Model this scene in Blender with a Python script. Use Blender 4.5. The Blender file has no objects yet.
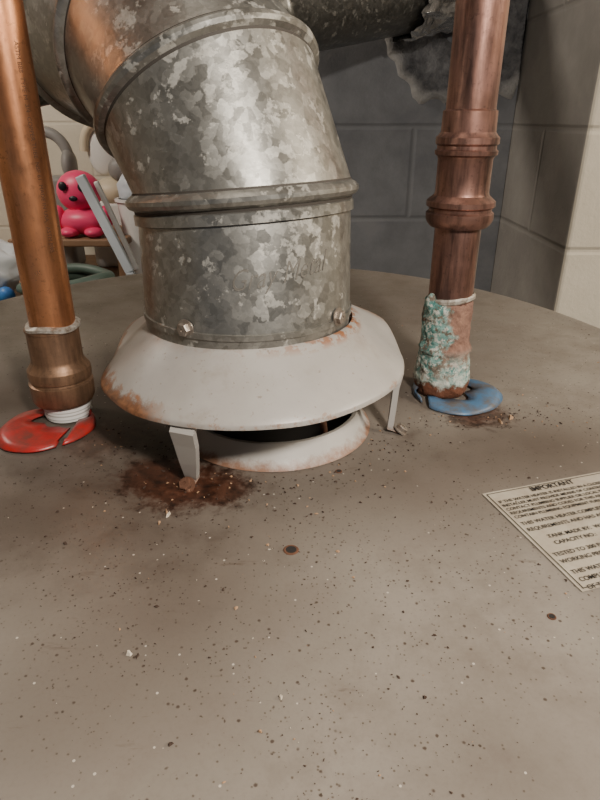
import bpy, bmesh, math, random
from mathutils import Vector, Matrix, noise as mnoise
random.seed(7)
D=bpy.data; C=bpy.context
def link(o):
    C.scene.collection.objects.link(o); return o

# ---------------------------------------------------------------- materials
class M:
    def __init__(s,name,rough=.5,metal=0.,col=(.5,.5,.5)):
        s.m=D.materials.new(name); s.m.use_nodes=True
        s.nt=s.m.node_tree; s.b=s.nt.nodes['Principled BSDF']
        s.b.inputs['Roughness'].default_value=rough
        s.b.inputs['Metallic'].default_value=metal
        s.b.inputs['Base Color'].default_value=(*col,1)
        s.tc=s.nt.nodes.new('ShaderNodeTexCoord'); s.P=s.tc.outputs['Object']
    def put(s,sock,v):
        if isinstance(v,bpy.types.NodeSocket): s.nt.links.new(v,sock)
        elif isinstance(v,(tuple,list)) and len(v)==3 and sock.type=='RGBA': sock.default_value=(*v,1)
        else: sock.default_value=v
    def noise(s,scale,detail=4,rough=.55,vec=None,dist=0,out='Fac'):
        n=s.nt.nodes.new('ShaderNodeTexNoise'); s.put(n.inputs['Vector'],vec or s.P)
        n.inputs['Scale'].default_value=scale; n.inputs['Detail'].default_value=detail
        n.inputs['Roughness'].default_value=rough; n.inputs['Distortion'].default_value=dist
        return n.outputs[out]
    def voro(s,scale,vec=None,out='Distance',feature='F1',rand=1):
        n=s.nt.nodes.new('ShaderNodeTexVoronoi'); n.feature=feature
        s.put(n.inputs['Vector'],vec or s.P); n.inputs['Scale'].default_value=scale
        n.inputs['Randomness'].default_value=rand
        return n.outputs[out]
    def math(s,op,a,b=0.,clamp=False):
        n=s.nt.nodes.new('ShaderNodeMath'); n.operation=op; n.use_clamp=clamp
        s.put(n.inputs[0],a); s.put(n.inputs[1],b); return n.outputs[0]
    def ramp(s,f,stops,interp='LINEAR'):
        n=s.nt.nodes.new('ShaderNodeValToRGB'); r=n.color_ramp; r.interpolation=interp
        while len(r.elements)<len(stops): r.elements.new(.5)
        for e,(p,c) in zip(r.elements,stops):
            e.position=p; e.color=(c,c,c,1) if not isinstance(c,(tuple,list)) else (*c,1)
        s.put(n.inputs[0],f); return n.outputs[0]
    def rng(s,f,a,b,c=0.,d=1.):
        n=s.nt.nodes.new('ShaderNodeMapRange'); s.put(n.inputs[0],f)
        for i,v in enumerate((a,b,c,d)): n.inputs[i+1].default_value=v
        return n.outputs[0]
    def mix(s,f,a,b,mode='MIX'):
        n=s.nt.nodes.new('ShaderNodeMix'); n.data_type='RGBA'; n.blend_type=mode
        s.put(n.inputs[0],f); s.put(n.inputs[6],a); s.put(n.inputs[7],b); return n.outputs[2]
    def vmath(s,op,a,b=(0,0,0)):
        n=s.nt.nodes.new('ShaderNodeVectorMath'); n.operation=op
        s.put(n.inputs[0],a); s.put(n.inputs[1],b)
        return n.outputs['Value'] if op in('LENGTH','DISTANCE','DOT_PRODUCT') else n.outputs[0]
    def xyz(s):
        n=s.nt.nodes.new('ShaderNodeSeparateXYZ'); s.put(n.inputs[0],s.P); return n.outputs
    def comb(s,x,y,z=0.):
        n=s.nt.nodes.new('ShaderNodeCombineXYZ'); s.put(n.inputs[0],x); s.put(n.inputs[1],y); s.put(n.inputs[2],z); return n.outputs[0]
    def col(s,v): s.put(s.b.inputs['Base Color'],v)
    def rough(s,v): s.put(s.b.inputs['Roughness'],v)
    def metal(s,v): s.put(s.b.inputs['Metallic'],v)
    def bump(s,h,st=.3,d=.001):
        n=s.nt.nodes.new('ShaderNodeBump'); n.inputs['Strength'].default_value=st
        n.inputs['Distance'].default_value=d; s.put(n.inputs['Height'],h)
        s.nt.links.new(n.outputs[0],s.b.inputs['Normal'])
def blob(m,x,y,r,nz,amt=.8,soft=.55,sy=1.):
    """stain or shade mask round (x,y) with ragged edge; flat in z"""
    s=m.xyz(); p=m.comb(s[0],m.math('MULTIPLY',s[1],sy),0.)
    d=m.vmath('DISTANCE',p,(x,y*sy,0))
    d=m.math('ADD',d,m.math('MULTIPLY',m.math('SUBTRACT',nz,.5),r*amt*2))
    return m.rng(d,r,r*soft)

# heater top paint
m=M('heater_enamel',.42)
n1=m.noise(7,4,.55); n2=m.noise(24,7,.7); n3=m.noise(700,3,.6); nf=m.noise(160,6,.7)
c=m.mix(m.rng(n1,.32,.68),(.185,.161,.136),(.262,.235,.202))
c=m.mix(m.math('MULTIPLY',m.rng(n2,.42,.66),.5),c,(.10,.074,.057))
c=m.mix(m.math('MULTIPLY',m.rng(n3,.5,.75),.18),c,(.12,.09,.07))
# dusty brown film plus painted-in shade of vent and pipes (broad, soft)
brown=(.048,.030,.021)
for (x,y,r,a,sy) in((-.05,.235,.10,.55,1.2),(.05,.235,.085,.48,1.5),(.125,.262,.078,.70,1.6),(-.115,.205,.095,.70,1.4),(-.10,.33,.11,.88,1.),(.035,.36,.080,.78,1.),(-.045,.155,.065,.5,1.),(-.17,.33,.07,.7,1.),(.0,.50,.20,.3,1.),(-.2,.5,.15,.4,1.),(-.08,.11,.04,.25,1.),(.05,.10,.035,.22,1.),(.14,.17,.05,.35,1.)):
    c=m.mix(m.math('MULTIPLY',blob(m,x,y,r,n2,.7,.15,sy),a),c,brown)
# tiny rust/dirt specks, patchily distributed
pg=m.noise(16,4,.6)
for sc,th,gate,colr,al in((300,.20,.45,(.045,.027,.018),.85),(620,.26,.40,(.06,.04,.026),.75),(170,.09,.55,(.04,.025,.016),.9)):
    v=m.voro(sc); g=m.voro(sc,out='Color'); gs=m.math('GREATER_THAN',m.vmath('DOT_PRODUCT',g,(1,0,0)),m.rng(pg,.36,.60,.96,gate))
    vn=m.math('ADD',v,m.math('MULTIPLY',m.math('SUBTRACT',m.noise(sc*3,3,.7),.5),.25))
    c=m.mix(m.math('MULTIPLY',m.math('MULTIPLY',m.rng(vn,th,th*.5),gs),al),c,colr)
v=m.voro(300,vec=m.vmath('ADD',m.P,(.37,.11,0))); g=m.voro(300,vec=m.vmath('ADD',m.P,(.37,.11,0)),out='Color')
msk=m.math('MULTIPLY',m.math('LESS_THAN',v,.12),m.math('GREATER_THAN',m.vmath('DOT_PRODUCT',g,(0,1,0)),.88))
c=m.mix(m.math('MULTIPLY',msk,.8),c,(.5,.45,.39))
rust=m.mix(m.rng(nf,.35,.65),(.012,.006,.004),(.08,.028,.014))
for (x,y,r,a) in((-.054,.229,.026,1.),(-.068,.236,.020,.95),(-.036,.224,.018,.9),(.018,.262,.010,.9),(.100,.299,.020,.8),(.09,.292,.012,.7),(-.10,.27,.026,.5)):
    c=m.mix(m.math('MULTIPLY',blob(m,x,y,r,nf,1.1),a),c,rust)
s=m.xyz(); sc=m.noise(60,5,.7,vec=m.comb(m.math('MULTIPLY',s[0],.5),m.math('MULTIPLY',s[1],3.),0.))
c=m.mix(m.math('MULTIPLY',m.rng(sc,.64,.71),.6),c,(.08,.055,.04))
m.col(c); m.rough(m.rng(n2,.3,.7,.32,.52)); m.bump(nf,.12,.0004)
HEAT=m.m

# galvanised
def galv(name,tone=1.):
    m=M(name,.4,.75)
    w=m.noise(200,3,.6,out='Color'); pv=m.vmath('ADD',m.P,m.vmath('MULTIPLY',w,(.005,.005,.005)))
    g=m.voro(230,vec=pv,out='Color'); g1=m.vmath('DOT_PRODUCT',g,(1,0,0))
    g2=m.vmath('DOT_PRODUCT',m.voro(520,vec=pv,out='Color'),(0,1,0))
    n=m.noise(110,6,.66,vec=m.vmath('ADD',m.P,(.3,.1,.2))); nf=m.noise(600,4,.7)
    nb=m.noise(26,3,.6)
    n=m.math('ADD',n,m.math('MULTIPLY',m.math('SUBTRACT',nb,.5),.35))
    t=m.math('ADD',m.math('MULTIPLY',g1,.45),m.math('MULTIPLY',g2,.30))
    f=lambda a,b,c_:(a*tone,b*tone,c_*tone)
    c=m.ramp(t,[(0.05,f(.225,.221,.202)),(.30,f(.275,.27,.248)),(.55,f(.325,.319,.294)),(.75,f(.41,.402,.37))])
    c=m.mix(m.math('MULTIPLY',m.rng(n,.58,.60),m.rng(nf,.38,.55,.3,.75)),c,f(.50,.485,.44))
    nd_=m.noise(14,5,.7,dist=1,vec=m.vmath('ADD',m.P,(.05,.02,.13)))
    c=m.mix(m.math('MULTIPLY',m.rng(nd_,.52,.70),.5),c,(.12,.098,.075))
    m.col(c); m.rough(m.rng(g1,0,1,.28,.43)); m.metal(m.rng(n,.58,.60,.8,.45)); m.bump(nf,.08,.0004)
    return m.m
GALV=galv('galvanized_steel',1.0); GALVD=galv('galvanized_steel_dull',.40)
CREV=M('seam_crevice',.7,.3,(.05,.043,.036)).m
EMB=M('embossed_edge',.55,.4,(.125,.115,.10)).m

# copper
def copper(name,a,b,dark,rough=.33,dk=.75,metal=.9):
    m=M(name,rough,metal); n=m.noise(60,5,.65); nf=m.noise(420,4,.7); s=m.xyz()
    st=m.noise(40,5,.65,vec=m.comb(m.math('MULTIPLY',s[0],3.),m.math('MULTIPLY',s[1],3.),m.math('MULTIPLY',s[2],.35)))
    c=m.mix(m.rng(n,.35,.65),a,b); c=m.mix(m.math('MULTIPLY',m.rng(st,.46,.64),dk),c,dark)
    c=m.mix(m.math('MULTIPLY',m.rng(nf,.58,.66),.5),c,dark)
    m.col(c); m.rough(m.rng(n,.3,.7,rough-.07,rough+.17)); m.bump(nf,.12,.0004); return m
COP=copper('copper_bright',(.74,.34,.17),(.56,.24,.11),(.27,.115,.06),.32,.6).m
COPB=copper('copper_aged',(.34,.185,.14),(.24,.13,.105),(.075,.045,.04),.38,.9).m
BRASS=copper('copper_fitting_aged',(.34,.20,.12),(.22,.13,.08),(.10,.06,.04),.45,.75,.7).m
m=M('solder',.5,.5,(.5,.48,.44)); m.col(m.mix(m.rng(m.noise(300,5,.7),.35,.65),(.22,.17,.13),(.58,.56,.51))); SOLDER=m.m
m=M('thread_tape',.6,0,(.8,.8,.78)); s=m.xyz()
m.col(m.mix(m.rng(m.math('SINE',m.math('MULTIPLY',s[2],3000)),.2,1),(.82,.81,.78),(.42,.40,.37))); TAPE=m.m
# corroded joint
m=M('verdigris_corrosion',.85,0); n=m.noise(130,6,.7); nn=m.noise(60,4,.6); nf=m.noise(350,5,.75); s=m.xyz()
c=m.mix(m.rng(n,.38,.6),(.05,.18,.165),(.24,.41,.37)); c=m.mix(m.rng(nf,.50,.58),c,(.56,.56,.50))
c=m.mix(m.math('MULTIPLY',m.rng(m.noise(150,6,.75),.51,.58),.9),c,(.14,.085,.055))
cu=m.mix(m.rng(n,.35,.65),(.15,.08,.06),(.28,.155,.11))
side=m.math('ADD',m.rng(s[0],.074,.092),m.math('MULTIPLY',m.math('SUBTRACT',nn,.5),2.2))
side=m.math('MULTIPLY',m.rng(side,.36,.58),m.rng(s[2],.018,.030))
c=m.mix(side,c,cu)
wb=m.math('MULTIPLY',m.rng(s[2],.024,.014),m.rng(n,.42,.56)); c=m.mix(m.math('MULTIPLY',wb,.65),c,(.54,.53,.46))
low=m.math('ADD',s[2],m.math('MULTIPLY',m.math('SUBTRACT',n,.5),.024))
c=m.mix(m.rng(low,.0105,.0070),c,(.14,.05,.024))
m.col(c); m.bump(m.math('ADD',n,nf),.8,.0012); VERD=m.m

# draft hood enamel with rusty rim
m=M('hood_enamel',.36,0); s=m.xyz(); nf=m.noise(150,6,.75); n=m.noise(30,4,.6)
d=m.vmath('DISTANCE',m.comb(s[0],s[1],0.),(-.023,.287,0))
c=m.mix(m.rng(n,.35,.65),(.30,.28,.257),(.355,.335,.31))
c=m.mix(m.math('MULTIPLY',m.rng(m.noise(420,3,.6),.64,.72),.55),c,(.16,.10,.07))
c=m.mix(m.math('MULTIPLY',m.rng(m.noise(40,6,.7,vec=m.vmath('ADD',m.P,(.5,.2,.1))),.55,.72),.4),c,(.19,.14,.10))
rc=m.mix(m.rng(nf,.4,.6),(.085,.037,.02),(.25,.11,.05))
dn=m.math('ADD',d,m.math('MULTIPLY',m.math('SUBTRACT',nf,.5),.016))
left=m.rng(m.math('ADD',s[0],m.math('MULTIPLY',n,.03)),-.034,-.054)
c=m.mix(m.math('MULTIPLY',m.rng(dn,.0710,.0736),left),c,rc)
c=m.mix(m.math('MULTIPLY',m.rng(dn,.0758,.0768),.5),c,rc)
inn=m.math('MULTIPLY',m.rng(d,.0545,.0515),m.rng(nf,.48,.54))
c=m.mix(m.math('MULTIPLY',inn,m.rng(s[0],-.02,.02,.2,1.)),c,(.24,.10,.045))
sr=m.math('MULTIPLY',m.rng(s[0],.018,.030),m.rng(s[1],.310,.325)); c=m.mix(m.math('MULTIPLY',sr,m.rng(nf,.40,.5)),c,(.25,.11,.05))
m.col(c); m.bump(nf,.10,.0004); HOOD=m.m
m=M('collar_enamel',.45,0); nf=m.noise(150,6,.75); n=m.noise(40,3)
c=m.mix(n,(.36,.34,.315),(.43,.41,.38)); s=m.xyz()
c=m.mix(m.math('MULTIPLY',m.rng(m.math('ADD',s[2],m.math('MULTIPLY',nf,-.012)),-.001,-.0055),.9),c,(.20,.09,.045))
m.col(c); COLL=m.m
m=M('opening_black',.8,0,(.012,.010,.009)); OPENBLK=m.m  # plain black for flue opening, screw-hole discs and hood interior
m=M('screw_steel',.4,.8,(.4,.37,.33)); m.col(m.mix(m.noise(350),(.18,.12,.08),(.5,.47,.43))); SCREW=m.m
m=M('rust',.9,0); m.col(m.mix(m.noise(500,4),(.05,.02,.011),(.15,.065,.033))); RUST=m.m
m=M('plastic_red',.35,0); m.col(m.mix(m.rng(m.noise(90,6,.7),.42,.66),(.42,.02,.018),(.16,.045,.035))); m.bump(m.noise(200),.2,.0005); RED=m.m
m=M('plastic_blue',.45,0); m.col(m.mix(m.rng(m.noise(90,6,.7),.40,.62),(.055,.135,.25),(.09,.085,.085))); m.bump(m.noise(200),.2,.0005); BLUE=m.m
m=M('label_paper',.5,0); m.col(m.mix(m.rng(m.noise(60,6,.7),.35,.75),(.43,.385,.31),(.29,.24,.18))); PAPER=m.m
m=M('ink',.6,0,(.022,.018,.015)); INK=m.m
m=M('print_ink_on_copper',.5,.3,(.12,.06,.035)); INK2=m.m
def block(name,a,b,axis,mort,off=(0,0),bs=.5,mf=.5):
    m=M(name,.75,0); s=m.xyz(); p=m.comb(m.math('ADD',s[axis],off[0]),m.math('ADD',s[2],off[1]))
    br=m.nt.nodes.new('ShaderNodeTexBrick'); m.put(br.inputs['Vector'],p)
    for k,v in(('Scale',1),('Mortar Size',.006),('Mortar Smooth',.8),('Brick Width',.40),('Row Height',.155)): br.inputs[k].default_value=v
    n=m.noise(10,6,.65); nf=m.noise(140,5,.7)
    c=m.mix(m.rng(n,.35,.65),a,b); c=m.mix(m.math('MULTIPLY',br.outputs['Fac'],mf),c,mort)
    m.col(c); h=m.math('ADD',m.math('MULTIPLY',br.outputs['Fac'],-2.5),m.math('ADD',m.math('MULTIPLY',nf,.7),n)); m.bump(h,bs,.004)
    return m.m
WBACK=block('painted_block_shaded',(.165,.17,.183),(.25,.255,.265),0,(.20,.205,.21),(0,.02),.3,.4)  # grey-blue carries the back wall's shade in its colour
WSIDE=block('painted_block_side',(.26,.245,.225),(.34,.32,.295),1,(.24,.225,.205),(0,.02),.35,.4)  # pillar side, its shade painted in as darker tones than the cream front
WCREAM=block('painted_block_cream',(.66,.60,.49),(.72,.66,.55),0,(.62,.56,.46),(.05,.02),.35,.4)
WCREAMY=block('painted_block_cream_y',(.62,.56,.47),(.70,.64,.54),1,(.45,.4,.34),(.05,.02))
m=M('concrete_floor',.8); m.col(m.mix(m.noise(12,6),(.22,.21,.2),(.33,.32,.3))); FLOORM=m.m
m=M('ceiling_paint',.8); m.col(m.mix(m.noise(12,6),(.30,.27,.24),(.38,.35,.31))); CEILM=m.m
m=M('torn_plaster',.9); n=m.noise(30,6,.7); s=m.xyz()
dd=m.vmath('DISTANCE',m.comb(s[0],0.,s[2]),(.275,0,.31))
c=m.mix(m.rng(n,.4,.6),(.08,.08,.085),(.20,.20,.205))
c=m.mix(m.rng(m.math('ADD',dd,m.math('MULTIPLY',n,.03)),.140,.158),c,(.38,.37,.355))
m.col(c); m.bump(n,.9,.01); PLAST=m.m
m=M('foil_tape',.22,.95); n=m.noise(45,4,.6); m.col((.75,.75,.74)); m.bump(n,.9,.006); FOIL=m.m
def simple(name,c,rough=.5,metal=0,var=.12):
    m=M(name,rough,metal); n=m.noise(20,4)
    m.col(m.mix(n,tuple(x*(1-var) for x in c),tuple(min(1,x*(1+var)) for x in c))); return m.m

# ---------------------------------------------------------------- mesh tools
def mesh(name,vs,fs,mat,smooth=True,parent=None,mats=None,mi=None):
    me=D.meshes.new(name); me.from_pydata([tuple(v) for v in vs],[],fs); me.update()
    for mm in (mats or [mat]): me.materials.append(mm)
    if mi:
        for p,i in zip(me.polygons,mi): p.material_index=i
    bm=bmesh.new(); bm.from_mesh(me); bmesh.ops.recalc_face_normals(bm,faces=bm.faces); bm.to_mesh(me); bm.free()
    for p in me.polygons: p.use_smooth=smooth
    o=link(D.objects.new(name,me))
    if parent: o.parent=parent
    return o
def sharp(o,deg=35):
    me=o.data; bm=bmesh.new(); bm.from_mesh(me)
    for e in bm.edges:
        if len(e.link_faces)==2 and e.calc_face_angle(0)>math.radians(deg): e.smooth=False
    bm.to_mesh(me); bm.free(); return o
def lathe(name,prof,cx,cy,mat,seg=72,fn=None,parent=None,sx=1,sy=1,shp=True,deg=35):
    vs=[];fs=[];n=len(prof)
    for i in range(seg):
        a=2*math.pi*i/seg
        for (r,z) in prof:
            if fn: r2,z2=fn(r,z,a)
            else: r2,z2=r,z
            vs.append((cx+r2*sx*math.cos(a),cy+r2*sy*math.sin(a),z2))
    for i in range(seg):
        j=(i+1)%seg
        for k in range(n-1):
            fs.append((i*n+k,j*n+k,j*n+k+1,i*n+k+1))
    o=mesh(name,vs,fs,mat,parent=parent)
    if shp: sharp(o,deg)
    return o
def ringloft(name,rings,mat,seg=72,parent=None,cap=False,mats=None,dark=()):
    vs=[];fs=[];mi=[]; ex=Vector((1,0,0))
    for c,n,r in rings:
        n=Vector(n).normalized(); ex=(ex-ex.dot(n)*n).normalized(); ey=n.cross(ex)
        for i in range(seg):
            a=2*math.pi*i/seg; vs.append(Vector(c)+r*(math.cos(a)*ex+math.sin(a)*ey))
    for k in range(len(rings)-1):
        for i in range(seg):
            j=(i+1)%seg; fs.append((k*seg+i,k*seg+j,(k+1)*seg+j,(k+1)*seg+i)); mi.append(1 if k in dark else 0)
    if cap: fs.append(tuple(range(seg))); fs.append(tuple(range((len(rings)-1)*seg,len(rings)*seg))); mi+=[0,0]
    return sharp(mesh(name,vs,fs,mat,parent=parent,mats=mats,mi=mi if mats else None),30)
def box(name,x0,x1,y0,y1,z0,z1,mat,parent=None,bev=0,mats=None,mi=None):
    vs=[(x,y,z) for x in(x0,x1) for y in(y0,y1) for z in(z0,z1)]
    fs=[(0,1,3,2),(4,6,7,5),(0,4,5,1),(2,3,7,6),(0,2,6,4),(1,5,7,3)]
    o=mesh(name,vs,fs,mat,smooth=False,parent=parent,mats=mats,mi=mi)
    if bev:
        b=o.modifiers.new('b','BEVEL'); b.width=bev; b.segments=3
    return o
def empty(name,loc=(0,0,0)):
    o=D.objects.new(name,None); o.empty_display_size=.02; return link(o)
def blobm(name,c,r,mat,parent=None,scale=(1,1,1),rot=(0,0,0),sub=3,jit=0):
    bm=bmesh.new(); bmesh.ops.create_icosphere(bm,subdivisions=sub,radius=1)
    R_=Matrix.Rotation(rot[2],3,'Z')@Matrix.Rotation(rot[1],3,'Y')@Matrix.Rotation(rot[0],3,'X')
    for v in bm.verts:
        k=1+jit*(mnoise.noise(v.co*2.3+Vector(c)*9)+.5*mnoise.noise(v.co*6))
        p=Vector((v.co.x*scale[0],v.co.y*scale[1],v.co.z*scale[2]))*r*k
        v.co=R_@p+Vector(c)
    me=D.meshes.new(name); bm.to_mesh(me); bm.free(); me.materials.append(mat)
    for p in me.polygons: p.use_smooth=True
    o=link(D.objects.new(name,me))
    if parent: o.parent=parent
    return o
def tube(name,pts,r,mat,parent=None,cyc=False):
    cu=D.curves.new(name,'CURVE'); cu.dimensions='3D'; cu.bevel_depth=r; cu.bevel_resolution=4; cu.use_fill_caps=True
    sp=cu.splines.new('NURBS'); sp.points.add(len(pts)-1); sp.order_u=3; sp.use_endpoint_u=not cyc; sp.use_cyclic_u=cyc
    for p,q in zip(sp.points,pts): p.co=(*q,1)
    o=D.objects.new(name,cu); link(o); C.view_layer.update()
    me=D.meshes.new_from_object(o.evaluated_get(C.evaluated_depsgraph_get())); D.objects.remove(o)
    me.materials.clear(); me.materials.append(mat)
    for p in me.polygons: p.use_smooth=True
    o=link(D.objects.new(name,me))
    if parent: o.parent=parent
    return o
def textmesh(body,size,extr=0.,shear=0.,off=0.):
    cu=D.curves.new('t','FONT'); cu.body=body; cu.size=size; cu.extrude=extr; cu.shear=shear; cu.offset=off; cu.resolution_u=3
    o=D.objects.new('t',cu); link(o); C.view_layer.update()
    me=D.meshes.new_from_object(o.evaluated_get(C.evaluated_depsgraph_get())); D.objects.remove(o)
    return me
def screw(name,c,n,r,parent,mat=SCREW):
    n=Vector(n).normalized(); q=n.to_track_quat('Z','Y').to_matrix()
    vs=[];fs=[];seg=24
    prof=[(1.45,-.1),(1.45,.15),(1.0,.2),(1.,.85),(.85,1.0),(.3,1.02),(.28,.8),(0.02,.8)]
    for i in range(seg):
        a=2*math.pi*i/seg
        for k,(pr,pz) in enumerate(prof):
            hexf=1.0 if k<2 or k>4 else 1/ max(math.cos((a%(math.pi/3))-math.pi/6),.1)*.93
            vs.append(Vector(c)+q@Vector((pr*hexf*r*math.cos(a),pr*hexf*r*math.sin(a),pz*r)))
    N=len(prof)
    for i in range(seg):
        j=(i+1)%seg
        for k in range(N-1): fs.append((i*N+k,j*N+k,j*N+k+1,i*N+k+1))
    fs.append(tuple(i*N+N-1 for i in range(seg)))
    return sharp(mesh(name,vs,fs,mat,parent=parent),30)

# ---------------------------------------------------------------- water heater
ZF=-1.30
WH=empty('water_heater')
HX,HY,HA,HB=-.035,.33,.288,.34
prof=[(0.0005,0)]+[(k/20,0) for k in range(1,19)]+[(.96,0),(.975,.0012),(.99,.0008),(.998,-.003),(1,-.008),(1.0,-.03),(.992,-.032),(.992,ZF+.05),(.97,ZF+.03),(.97,ZF+.001)]
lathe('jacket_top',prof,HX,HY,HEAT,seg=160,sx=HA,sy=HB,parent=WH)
cx,cy=-.014,.289
lathe('flue_collar',[(.0515,.0003),(.0500,.0018),(.0475,.0050),(.0457,.0098),(.0447,.0114),(.0430,.0114),(.0425,.0100),(.0425,.0004)],cx,cy,COLL,parent=WH)
lathe('flue_opening',[(.0424,.002),(.001,.0015)],cx,cy,OPENBLK,parent=WH)
tube('flue_baffle_bar',[(cx+.026,cy-.030,.004),(cx+.026,cy-.030,.030),(cx+.01,cy-.034,.032)],.0018,RUST,parent=WH)
for i,(x,y,r) in enumerate(((-.0034,.1824,.0020),(.083,.1486,.0010),(.018,.2385,.0011),(-.0195,.072,.0006))):
    lathe('screw_hole_%d'%(i+1),[(r*1.5,.0001),(r*1.3,.0004),(r,.0003)],x,y,RUST,seg=24,parent=WH)
    lathe('screw_hole_dark_%d'%(i+1),[(r*1.02,.00035),(.00005,.0003)],x,y,OPENBLK,seg=24,parent=WH)

# ---------------------------------------------------------------- draft hood
DH=empty('draft_hood')
hx,hy=-.023,.287
def lobe(a,c_,w):
    d=(math.degrees(a)-c_+180)%360-180
    return math.exp(-(d/w)**2)
def hoodfn(r,z,a):
    w=max(0,min(1,(r-.050)/.0255))
    bump=.045*lobe(a,153,11)+.030*lobe(a,36,11)+.014*lobe(a,200,11)+.010*lobe(a,-22,12)+.012*lobe(a,-68,12)+.012*lobe(a,-128,12)-.02*lobe(a,120,12)
    rr=r*(1+w*(bump-.008))
    x=rr*math.cos(a); y=rr*math.sin(a)
    t=max(0,min(1,(math.sin(a)-.02)/.42)); t=t*t*(3-2*t)
    return rr,z+w*(x*.02+.0095*t-.0015*lobe(a,185,20)+.0008)
hp=[(.0488,.0612),(.0502,.0608),(.0515,.0600),(.0560,.0560),(.0610,.0513),(.0660,.0465),(.0700,.0427),(.0735,.0392),(.0752,.0373),(.0757,.0366),(.0757,.0349),(.0751,.0347),(.0750,.0361),(.0728,.0385),(.0695,.0418),(.0655,.0456),(.0605,.0503),(.0555,.0550),(.0505,.0588),(.0480,.0595)]
lathe('hood_skirt',hp,hx,hy,HOOD,seg=120,fn=hoodfn,parent=DH,deg=38)
# dark inner baffle cone seen through the gap
lathe('hood_inner_cone',[(.0470,.0585),(.0440,.040),(.0400,.024),(.0390,.0235)],hx+.002,hy,OPENBLK,parent=DH)
def bracket(i,ang,foot,wtop=.0062,wbot=.0036,ztop=.037):
    a=ang; rad=Vector((math.cos(a),math.sin(a),0)); tan=Vector((-math.sin(a),math.cos(a),0))
    top=Vector((hx,hy,0))+rad*.0742; ft=Vector(foot)
    path=[(top-rad*.002+Vector((0,0,ztop)),wtop),(top+rad*.0012+Vector((0,0,ztop-.004)),wtop),(top*.8+ft*.2+Vector((0,0,ztop-.012)),wtop*.95),(top*.4+ft*.6+Vector((0,0,ztop*.35)),(wtop+wbot)/2),(ft+Vector((0,0,.0022)),wbot),(ft+rad*.002+Vector((0,0,.0009)),wbot*1.1),(ft+rad*.0065+Vector((0,0,.0009)),wbot*.9)]
    vs=[];fs=[]
    for k,(p,w) in enumerate(path):
        fl=-rad*.003 if k<5 else Vector((0,0,.0))
        vs+= [p-tan*w+fl,p-tan*w,p+tan*w,p+tan*w+fl]
    for k in range(len(path)-1):
        for q in range(3): fs.append((k*4+q,k*4+q+1,k*4+5+q,k*4+4+q))
    o=mesh('bracket_leg_%d'%i,vs,fs,COLL,smooth=False,parent=DH)
    s=o.modifiers.new('s','SOLIDIFY'); s.thickness=.0009
    screw('bracket_screw_%d'%i,ft+rad*.004+Vector((0,0,.0013)),(rad.x*.6,rad.y*.6,.8),.0028,DH,SCREW if i>1 else RUST)
bracket(1,math.radians(-110),(-.0490,.2285,0),.0055,.0028,.0360)
bracket(2,math.radians(-6),(.0485,.2775,0),.0042,.0018,.038)
bracket(3,math.radians(118),(-.058,.350,0),ztop=.044)

# ---------------------------------------------------------------- vent pipe
VP=empty('vent_pipe')
R=.051
c0=Vector((-.0252,.2865,.0575)); c1=Vector((-.0265,.295,.1165)); n1=Vector((-.07,.07,1)).normalized()
c2=Vector((-.0415,.309,.156)); n2=Vector((-.46,.50,1)).normalized()
c3=Vector((-.064,.334,.182)); n3=Vector((-.66,.80,.55)).normalized()
c4=Vector((-.098,.366,.195)); n4=Vector((-.50,.92,.20)).normalized()
rings=[];dark=[]
def add(c,n,r,dk=False):
    if dk: dark.append(len(rings)-1)
    rings.append((c,n,r))
def bead(c,n,r,w=.0024,h=.0034):
    add(c-n*w*2.0,n,r); add(c-n*w*1.45,n,r+.0002,True)
    add(c-n*w,n,r+h*.7); add(c-n*w*.35,n,r+h); add(c+n*w*.35,n,r+h); add(c+n*w,n,r+h*.6); add(c+n*w*1.45,n,r+.0002); add(c+n*w*1.8,n,r-.0002,True)
Z=Vector((0,0,1)); R0=.0495
add(c0,Z,R0); add(c0+Z*.0068,Z,R0); add(c0+Z*.0070,Z,R0+.0008,True); add(c0+Z*.0095,Z,R0+.0008); add(c0+Z*.0098,Z,R0)
ra=c0+Z*.0098; rb=c1-n1*.0098
add(rb,n1,R0+.0002); add(c1-n1*.0094,n1,R0+.0016,True); add(c1-n1*.0052,n1,R0+.0016)
bead(c1,n1,R-.0006); bead(c2,n2,R-.0002); bead(c3,n3,R-.0004,.002,.0036); bead(c4,n4,R-.0006,.002,.0036)
end=Vector((-.215,.70,.228)); add(end,(end-c4).normalized(),R-.001)
ringloft('elbow_body',rings,GALV,96,parent=VP,mats=[GALV,CREV],dark=dark)
me=textmesh('Gray Metal',.0122,.0002,.35,-.00012)
wtx=.0549
for v in me.vertices:
    x,y,z=v.co; zz=.0845+y+.10*x; a=math.radians(-94)+(x*.043/wtx)/R0
    k=(zz-ra.z)/(rb.z-ra.z); cc=ra.lerp(rb,k)
    v.co=(cc.x+(R0+.0004+z)*math.cos(a),cc.y+(R0+.0004+z)*math.sin(a),zz)
me.materials.clear(); me.materials.append(EMB); o=link(D.objects.new('embossed_lettering',me)); o.parent=VP
screw('pipe_screw_1',(c0.x-.0232,c0.y-.0440,.0682),(-.46,-.88,0),.0028,VP)
screw('pipe_screw_2',(c0.x+.0422,c0.y-.0268,.0682),(.84,-.54,0),.0028,VP)
a0=Vector((-.45,.570,.170)); a1=Vector((.275,1.146,.342)); nd=(a1-a0).normalized()
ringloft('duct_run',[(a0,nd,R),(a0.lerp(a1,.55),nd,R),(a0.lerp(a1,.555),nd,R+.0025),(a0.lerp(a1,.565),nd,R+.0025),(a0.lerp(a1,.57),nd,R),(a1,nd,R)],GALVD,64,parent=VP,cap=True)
vs=[];fs=[];seg=64;K=12
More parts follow.
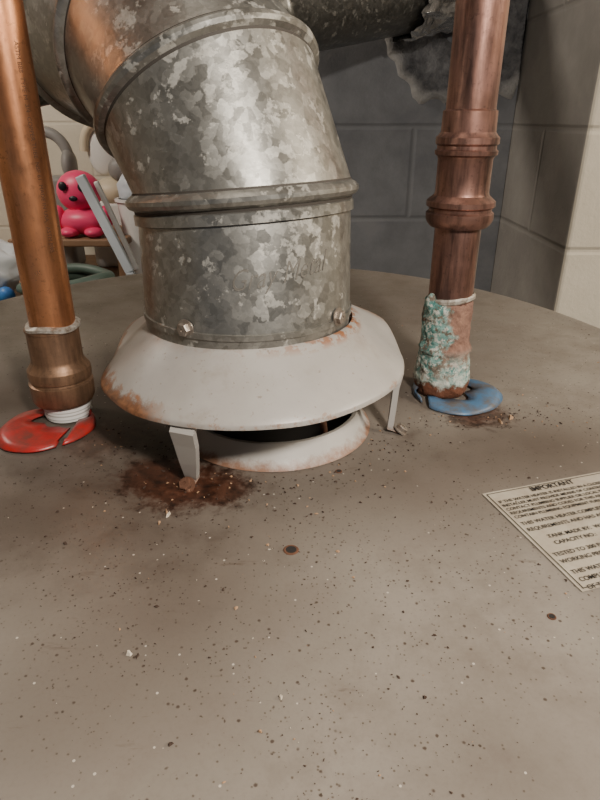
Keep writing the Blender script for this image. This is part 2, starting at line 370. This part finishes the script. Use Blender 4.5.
for k in range(K):
    c=a0.lerp(a1,.82+.13*k/(K-1)); ex=nd.cross(Z).normalized(); ey=nd.cross(ex)
    for i in range(seg):
        a=2*math.pi*i/seg; r=R+.006+.007*mnoise.noise(Vector((math.cos(a)*4,math.sin(a)*4,k*.5)))+.004*mnoise.noise(Vector((math.cos(a)*12,math.sin(a)*12,k*1.7)))
        vs.append(c+r*(math.cos(a)*ex+math.sin(a)*ey)+nd*.016*mnoise.noise(Vector((math.cos(a)*3,math.sin(a)*3,9))))
for k in range(K-1):
    for i in range(seg):
        j=(i+1)%seg; fs.append((k*seg+i,k*seg+j,(k+1)*seg+j,(k+1)*seg+i))
mesh('foil_tape_wrap',vs,fs,FOIL,parent=VP,smooth=False)

# ---------------------------------------------------------------- copper pipes
P1=empty('copper_pipe'); px,py=-.1275,.297
lathe('pipe_tube',[(.0113,.034),(.0113,.72)],px,py,COP,seg=48,parent=P1)
def hexf(r,z,a):
    if .0125<z<.0215: return r*(1+.03*math.cos(6*a)),z
    return r,z
lathe('adapter_fitting',[(.0125,.0100),(.0150,.0102),(.0162,.0125),(.0164,.0215),(.0152,.0222),(.0150,.0232),(.0160,.0238),(.0163,.0265),(.0160,.0292),(.0150,.0305),(.0134,.0330),(.0131,.0345),(.0131,.0500),(.0136,.0502),(.0136,.0512),(.0113,.0516)],px-.001,py,BRASS,seg=72,parent=P1,fn=hexf,deg=28)
lathe('solder_ring',[(.0128,.0508),(.0137,.0514),(.0137,.0528),(.0125,.0538),(.0113,.0541)],px-.0003,py,SOLDER,seg=48,fn=lambda r,z,a:(r+.0003*math.sin(5*a),z+.0007*math.sin(3*a)),parent=P1)
lathe('thread_tape_wrap',[(.0105,.0005),(.0118,.001),(.0124,.003),(.0120,.005),(.0127,.007),(.0124,.0095),(.0128,.0108)],px,py,TAPE,seg=48,parent=P1)
me=textmesh('ASTM B88  TYPE M  3/4  COPPER TUBE  NSF 61  MADE IN USA   ASTM B88',.0027,.00002)
for v in me.vertices:
    x,y,z=v.co; a=math.radians(-42)+y/.0113; v.co=(px+(.01133+z)*math.cos(a),py+(.01133+z)*math.sin(a),.178-x)
me.materials.clear(); me.materials.append(INK2); o=link(D.objects.new('printed_marking',me)); o.parent=P1

P2=empty('copper_pipe.001'); qx,qy=.0848,.331
lathe('pipe_tube',[(.0122,.045),(.0122,.72)],qx,qy,COPB,seg=48,parent=P2)
lathe('coupling_fitting',[(.0122,.0960),(.0150,.0965),(.0168,.0985),(.0176,.1005),(.0176,.1035),(.0163,.1045),(.0163,.1060),(.0178,.1070),(.0178,.1095),(.0160,.1110),(.0142,.1125),(.0138,.1140),(.0138,.1300),(.0144,.1312),(.0156,.1320),(.0158,.1338),(.0148,.1346),(.0148,.1362),(.0158,.1372),(.0158,.1400),(.0145,.1412),(.0136,.1425),(.0134,.1520),(.0122,.1528)],qx,qy,COPB,seg=72,parent=P2,deg=28)
lathe('solder_ring',[(.0122,.0555),(.0132,.0563),(.0133,.0580),(.0122,.0590)],qx+.0003,qy,SOLDER,seg=48,fn=lambda r,z,a:(r+.0006*math.sin(3*a+1),z+.0014*math.sin(a+2)),parent=P2)
def crust(r,z,a):
    p=Vector((math.cos(a)*r*130,math.sin(a)*r*130,z*130))
    k=.0008*mnoise.noise(p)+.0006*mnoise.noise(p*2.7)+.0004*mnoise.noise(p*6)
    left=max(0,-math.cos(a))
    return r+k+.0016*left*math.exp(-((z-.042)/.016)**2), z+.0005*mnoise.noise(p*1.5)
cp=[(.0125,.0002),(.0145,.001)]+[(.0162-.0004*abs(i-8)*.25,.003+.0008*i) for i in range(30)]+[(.0152,.0275),(.0141,.030)]+[(.0130,.032+.0008*i) for i in range(28)]+[(.0126,.0555),(.0121,.0565)]
lathe('corroded_joint',cp,qx,qy,VERD,seg=120,fn=crust,parent=P2,shp=False)
lathe('verdigris_drip',[(.0005,.050),(.0018,.052),(.0026,.055),(.0026,.058),(.0013,.0610),(.0003,.0615)],qx-.0120,qy-.0065,VERD,seg=24,fn=lambda r,z,a:(r*(1+.3*mnoise.noise(Vector((a,z*300,0)))),z),parent=P2)

def grommet(name,x,y,r,mat,cut,hole,hx_,hy_,tilt=0):
    vs=[];fs=[];seg=96; prof=[(0,.0),(.35,.9),(.8,.8),(1,.12)]
    K=len(prof)
    for i in range(seg):
        a=2*math.pi*i/seg
        wob=1+.035*math.sin(3*a+1)+.03*mnoise.noise(Vector((math.cos(a)*2,math.sin(a)*2,x*50)))
        for k,(t,h) in enumerate(prof):
            hr=hole*(1+.12*math.sin(4*a)+.10*math.sin(7*a+2))
            ix,iy=x+hx_+hr*math.cos(a),y+hy_+hr*math.sin(a); ox,oy=x+r*wob*math.cos(a),y+r*wob*math.sin(a)
            z=.0008+.0028*h*(1+.4*math.sin(2*a+tilt))+ (.0016 if k==0 else 0)
            vs.append((ix*(1-t)+ox*t,iy*(1-t)+oy*t,z))
    for i in range(seg):
        j=(i+1)%seg; a=math.degrees(2*math.pi*(i+.5)/seg)
        for k in range(K-1):
            if any(lo<=a<=hi for lo,hi in cut) and k<2: continue
            if any(lo+2<=a<=hi-2 for lo,hi in cut[:1]): continue
            fs.append((i*K+k,j*K+k,j*K+k+1,i*K+k+1))
    o=mesh(name,vs,fs,mat); s=o.modifiers.new('s','SOLIDIFY'); s.thickness=.0008; return o
grommet('pipe_grommet_ring',-.1335,.278,.0238,RED,[(300,314),(120,126)],.0138,.0058,.0125,1)
grommet('pipe_grommet_ring.001',.0925,.322,.0262,BLUE,[(205,222),(60,64)],.0160,-.0065,.0065,2)

# ---------------------------------------------------------------- warning label
WL=empty('warning_label')
ang=math.radians(17); TL=Vector((.0795,.2195,0)); ux=Vector((math.cos(ang),math.sin(ang),0)); uy=Vector((-math.sin(ang),math.cos(ang),0))
W,H=.105,.0625
def lp(x,y,z): return TL+ux*x-uy*y+Vector((0,0,z))
vs=[];fs=[];nx,ny=20,12
for j in range(ny+1):
    for i in range(nx+1):
        vs.append(lp(W*i/nx,H*j/ny,.00045+.00012*mnoise.noise(Vector((i*.4,j*.4,0)))))
for j in range(ny):
    for i in range(nx):
        a=j*(nx+1)+i; fs.append((a,a+1,a+nx+2,a+nx+1))
mesh('label_sheet',vs,fs,PAPER,parent=WL)
def ltext(s,x,y,size,name,bold=.00004):
    me=textmesh(s,size,0,0,bold)
    for v in me.vertices:
        p=lp(x+v.co.x*.95,y-v.co.y,.00075); v.co=p
    me.materials.clear(); me.materials.append(INK); o=link(D.objects.new(name,me)); o.parent=WL
ltext('IMPORTANT',.022,.0050,.0042,'text_heading',.00012)
lines=['IF THE WATER HEATER IS INSTALLED IN A CLOSED SYSTEM THE','INSTALLER MUST PROVIDE MEANS OF CONTROLLING THERMAL EXPANSION','CONTACT PLUMBING SUPPLIER OR LOCAL PLUMBING INSPECTOR ABOUT','REQUIREMENTS AND CODES FOR THIS AREA BEFORE USE AND ADJUSTMENT',
'CONTAIN PLUMBING EQUIPMENT FURNISHED WITH HEATER','','THIS WATER HEATER COMPLIES WITH STANDARD Z21','REQUIREMENTS AND HAS ACCEPTANCE NO. 0427','','TANK MADE BY:  WATER PRODUCTS CO.','CAPACITY NO.:','','TESTED TO 300 P.S.I. HYDROSTATIC','WORKING PRESSURE 150 P.S.I.','','THIS WATER HEATER HAS BEEN','COMPLIED WITH THE LAWS','OF THE STATE AND LOCAL CODE']
yy=.0088
for i,l in enumerate(lines):
    sz=.0025 if i<5 else .0029
    if l: ltext(l,.0030 if i not in(9,10) else .008,yy,sz,'text_line_%d'%(i+1))
    yy+=.0028 if i<5 else (.0019 if not l else .0040)
for k,(x0,y0,x1,y1) in enumerate(((.0012,.0012,W-.001,.0016),(.0012,.0012,.0016,H-.001),(.0012,H-.0014,W-.001,H-.001))):
    mesh('border_line_%d'%(k+1),[lp(x0,y0,.0007),lp(x1,y0,.0007),lp(x1,y1,.0007),lp(x0,y1,.0007)],[(0,1,2,3)],INK,parent=WL)

# ---------------------------------------------------------------- debris flakes
PALE=simple('flake_pale',(.5,.44,.36),.8); TAN=simple('flake_tan',(.34,.21,.12),.8)
DARK=simple('flake_dark',(.045,.026,.017),.9)
vs=[];fs=[];mi=[]
def flake(x,y,r,mt,h=.5):
    b=len(vs); n=random.randint(5,7); a0_=random.random()*6.28; zb=.0002; el=random.uniform(.35,1.); an=random.random()*3.14
    for i in range(n):
        a=a0_+6.283*i/n; q=r*random.uniform(.4,1.3); ux_,uy_=q*math.cos(a),q*math.sin(a)*el
        vs.append((x+ux_*math.cos(an)-uy_*math.sin(an),y+ux_*math.sin(an)+uy_*math.cos(an),zb))
    for i in range(n):
        vx,vy,_=vs[b+i]; vs.append((x+(vx-x)*.65,y+(vy-y)*.65,zb+r*h*random.uniform(.5,1.2)))
    for i in range(n):
        j=(i+1)%n; fs.append((b+i,b+j,b+n+j,b+n+i)); mi.append(mt)
    fs.append(tuple(b+n+i for i in range(n))); mi.append(mt)
def okp(x,y):
    if math.hypot(x-cx,y-cy)<.054: return False
    if math.hypot(x+.1335,y-.28)<.027 or math.hypot(x-.0925,y-.323)<.029: return False
    return ((x-HX)/HA)**2+((y-HY)/HB)**2<.9
for i in range(2900):
    y=.07+.45*random.random()**1.4; x=random.uniform(-.6,.6)*y
    if mnoise.noise(Vector((x*14,y*14,3)))<-.08 and random.random()<.8: continue
    if okp(x,y):
        t=random.random(); k=min(1,y/.18)
        flake(x,y,k*(random.uniform(.00018,.00050) if t<.95 else random.uniform(.0006,.0011)),2 if t<.90 or t>.97 else (0 if t<.93 else 1),.35)
for i in range(520):
    a=random.uniform(3.2,6.3); r=random.gauss(.062,.022)
    x=cx+r*math.cos(a)-.02*random.random(); y=cy+r*math.sin(a)
    if okp(x,y): flake(x,y,random.uniform(.0003,.0009),random.choice((2,2,2,2,1)))
for i in range(150):
    x=random.gauss(.108,.022); y=random.gauss(.296,.009)
    if okp(x,y): flake(x,y,random.uniform(.0003,.0008),random.choice((2,2,2,1)))
for (x,y,r,t) in ((-.0555,.2055,.0022,1),(-.0545,.2035,.0018,0),(-.0525,.1335,.0013,0),(-.0495,.1325,.0011,2),(-.0055,.118,.0009,0),(-.0105,.1075,.0008,1),(.0355,.118,.0007,2),(.115,.293,.0024,1),(.108,.288,.0018,1),(-.034,.104,.0008,2),(-.057,.199,.0012,1),(-.0195,.0735,.0009,2)):
    flake(x,y,r,t,.8)
mesh('rust_flake_debris',vs,fs,None,smooth=False,mats=[PALE,TAN,DARK],mi=mi)

# ---------------------------------------------------------------- room
PX=.372
box('floor',-2.2,2.2,-1.6,2.2,ZF-.1,ZF,FLOORM)
box('ceiling',-2.2,2.2,-1.6,2.2,1.05,1.15,CEILM)
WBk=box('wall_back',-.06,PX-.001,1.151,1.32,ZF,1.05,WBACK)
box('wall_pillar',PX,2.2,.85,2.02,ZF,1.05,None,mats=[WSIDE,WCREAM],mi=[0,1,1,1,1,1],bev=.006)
box('wall_rear',-2.2,PX,2.02,2.2,ZF,1.05,WCREAM)
box('wall_left',-2.2,-2.05,-1.6,2.02,ZF,1.05,WCREAMY)
box('wall_right',2.05,2.2,-1.6,.85,ZF,1.05,WCREAMY)
vs=[];fs=[];seg=130;K=12
for i in range(seg):
    a=2*math.pi*i/seg
    ro=.150*(1+.18*mnoise.noise(Vector((math.cos(a)*1.6,math.sin(a)*1.6,4)))+.12*mnoise.noise(Vector((math.cos(a)*6,math.sin(a)*6,1)))+.05*mnoise.noise(Vector((math.cos(a)*20,math.sin(a)*20,1))))
    for k in range(K):
        t=k/(K-1); r=.056*(1-t)+ro*t
        dd=.003+.006*math.exp(-((t-.88)/.10)**2)+.010*math.exp(-(t/.2)**2)+.006*mnoise.noise(Vector((math.cos(a)*r*40,math.sin(a)*r*40,2)))
        if k==K-1: dd=-.001
        x=min(.272+r*.98*math.cos(a),PX-.004); vs.append((x,1.151-max(dd,-.001 if k==K-1 else .0015),.310+r*math.sin(a)))
for i in range(seg):
    j=(i+1)%seg
    for k in range(K-1): fs.append((i*K+k,j*K+k,j*K+k+1,i*K+k+1))
mesh('plaster_patch',vs,fs,PLAST,parent=WBk)

# ---------------------------------------------------------------- left background clutter
WOODM=M('bench_wood',.6); s_=WOODM.xyz(); nn=WOODM.noise(14,5,.6,vec=WOODM.comb(WOODM.math('MULTIPLY',s_[0],.3),WOODM.math('MULTIPLY',s_[1],4.),s_[2]))
WOODM.col(WOODM.mix(nn,(.17,.095,.055),(.32,.19,.105))); WOODM=WOODM.m
WB=empty('workbench')
box('bench_top',-1.5,-.40,1.22,1.95,-.28,-.25,WOODM,WB,.004)
for i,(x,y) in enumerate(((-1.45,1.3),(-.5,1.3),(-1.45,1.88),(-.5,1.88))): box('leg_%d'%(i+1),x,x+.06,y,y+.06,ZF,-.28,WOODM,WB,.003)
ST=empty('wooden_stool')
box('seat',-.72,-.43,1.50,1.72,-.140,-.122,WOODM,ST,.004)
for i,(x,y) in enumerate(((-.70,1.52),(-.46,1.52),(-.70,1.68),(-.46,1.68))): box('leg_%d'%(i+1),x,x+.02,y,y+.02,-.25,-.14,WOODM,ST)
PINK=simple('toy_pink',(.85,.06,.18),.4); BLK=simple('toy_black',(.015,.015,.02),.4); WHT=simple('toy_white',(.72,.71,.68),.5)
GRY=simple('toy_grey',(.26,.25,.24),.5); BLU=simple('light_blue_plastic',(.58,.63,.68),.4); GRN=simple('toy_green',(.04,.24,.09),.4); YEL=simple('toy_yellow',(.65,.45,.04),.4); CRM=simple('toy_cream',(.64,.55,.40),.5)
T=empty('pink_toy_figure')
blobm('head',(-.545,1.56,-.016),.050,PINK,T,(1.1,.8,1.0))
blobm('body',(-.540,1.56,-.085),.056,PINK,T,(1.2,.85,.62))
for i,(x,z) in enumerate(((-.570,.000),(-.524,-.002))): blobm('eye_%d'%(i+1),(x,1.520,z),.010,BLK,T,(1,.5,1.1))
blobm('mouth',(-.547,1.516,-.028),.008,BLK,T,(1.3,.5,.8))
for i,x in enumerate((-.600,-.482)): blobm('arm_%d'%(i+1),(x,1.545,-.075),.022,PINK,T,(.8,.9,1.3))
for i,x in enumerate((-.572,-.512)): blobm('foot_%d'%(i+1),(x,1.530,-.108),.024,PINK,T,(1,1.2,.55))
T=empty('toy_headphones')
tube('headband',[(-.705+.062*math.cos(a),1.8,.045+.07*math.sin(a)) for a in [math.pi*k/10 for k in range(11)]],.015,GRY,T)
for i,x in enumerate((-.765,-.645)): blobm('ear_cup_%d'%(i+1),(x,1.8,.03),.036,GRY,T,(.55,1,1.2))
box('stand_block',-.765,-.65,1.76,1.84,-.25,0.0,GRY,T,.01)
T=empty('toy_doll_seat')
tube('backrest_frame',[(-.552+.046*math.cos(a),1.80,.065+.072*math.sin(a)) for a in [math.pi*k/10 for k in range(11)]],.013,CRM,T)
blobm('backrest_pad',(-.552,1.81,.065),.05,WHT,T,(.82,.3,1.3)); blobm('seat_pad',(-.53,1.79,-.04),.055,CRM,T,(1,.8,.7)); blobm('cushion',(-.50,1.77,.02),.03,GRY,T,(1,.6,1))
box('base',-.600,-.485,1.76,1.86,-.25,-.06,WHT,T,.015)
T=empty('folding_slat_board')
def bar(name,p,q,w,th,mat,par):
    p=Vector(p);q=Vector(q);d=(q-p).normalized(); sd=d.cross(Vector((0,1,0))).normalized()*w; b=Vector((0,th,0)); vs=[p-sd-b,p+sd-b,q+sd-b,q-sd-b,p-sd+b,p+sd+b,q+sd+b,q-sd+b]
    o=mesh(name,vs,[(0,1,2,3),(4,5,6,7),(0,1,5,4),(1,2,6,5),(2,3,7,6),(3,0,4,7)],mat,False,par); bb=o.modifiers.new('b','BEVEL'); bb.width=.003; bb.segments=2
bar('rail_1',(-.500,1.45,.030),(-.412,1.45,-.19),.011,.008,BLU,T); bar('rail_2',(-.475,1.48,.015),(-.402,1.48,-.19),.006,.006,WHT,T)
bar('foot_bar',(-.412,1.45,-.19),(-.407,1.465,-.248),.010,.01,BLU,T)
T=empty('plastic_laundry_tub')
lathe('tub_wall',[(.03,-.248),(.045,-.1),(.05,-.045),(.056,-.042),(.056,-.036),(.046,-.036),(.04,-.1),(.026,-.24),(.001,-.24)],-.415,1.60,WHT,seg=40,parent=T)
blobm('folded_cloth',(-.415,1.60,-.015),.044,BLU,T,(1,1,1),jit=.25)
T=empty('garden_hose')
GH=simple('hose_green',(.08,.12,.10),.5)
for k in range(4):
    tube('coil_%d'%(k+1),[(-.52+(.105-.012*(k%2))*math.cos(a),1.335+(.08-.01*(k%2))*math.sin(a),-.231+.019*k+.005*math.sin(3*a+k)) for a in [2*math.pi*j/16 for j in range(16)]],.0115,GH,T,cyc=True)
T=empty('plastic_shopping_bag')
blobm('bag_body',(-.745,1.40,-.172),.10,simple('bag_white',(.66,.70,.74),.35),T,(.95,.8,.70),jit=.22,sub=4)
blobm('green_item',(-.690,1.30,-.233),.024,GRN,T,(1.2,.7,.6)); blobm('yellow_item',(-.665,1.30,-.238),.014,YEL,T,(1.4,.7,.6)); blobm('blue_item',(-.665,1.33,-.215),.020,simple('toy_blue',(.05,.2,.55),.4),T,(1,.8,1))

# ---------------------------------------------------------------- lights
def area(name,loc,tgt,size,power,col):
    l=D.lights.new(name,'AREA'); l.energy=power; l.size=size; l.color=col; l.shape='DISK'
    o=link(D.objects.new(name,l)); o.location=loc; o.rotation_euler=(Vector(tgt)-Vector(loc)).to_track_quat('-Z','Y').to_euler(); return o
area('key_light',(.17,-.14,.40),(.0,.22,0),.06,4.4,(1,.92,.82))  # unseen key light, placed to throw the vent's shadow back left
area('overhead_light',(-.1,.25,1.0),(-.02,.3,0),.35,.9,(1,.90,.78))  # unseen overhead light, added for soft light from above
area('side_lamp',(1.5,.05,.85),(.45,.8,0),.3,22,(1,.88,.72))
area('rear_room_lamp',(-1.2,.9,.95),(-.6,1.9,-.1),.4,14,(1,.9,.78))
w=D.worlds.new('World'); C.scene.world=w; w.use_nodes=True
w.node_tree.nodes['Background'].inputs[0].default_value=(.75,.82,1,1); w.node_tree.nodes['Background'].inputs[1].default_value=.09

cam=D.cameras.new('camera'); cam.lens=27; cam.sensor_width=36; cam.clip_start=.005
o=link(D.objects.new('camera',cam)); o.location=(0,0,.149); o.rotation_euler=(math.radians(64.8),0,0); C.scene.camera=o
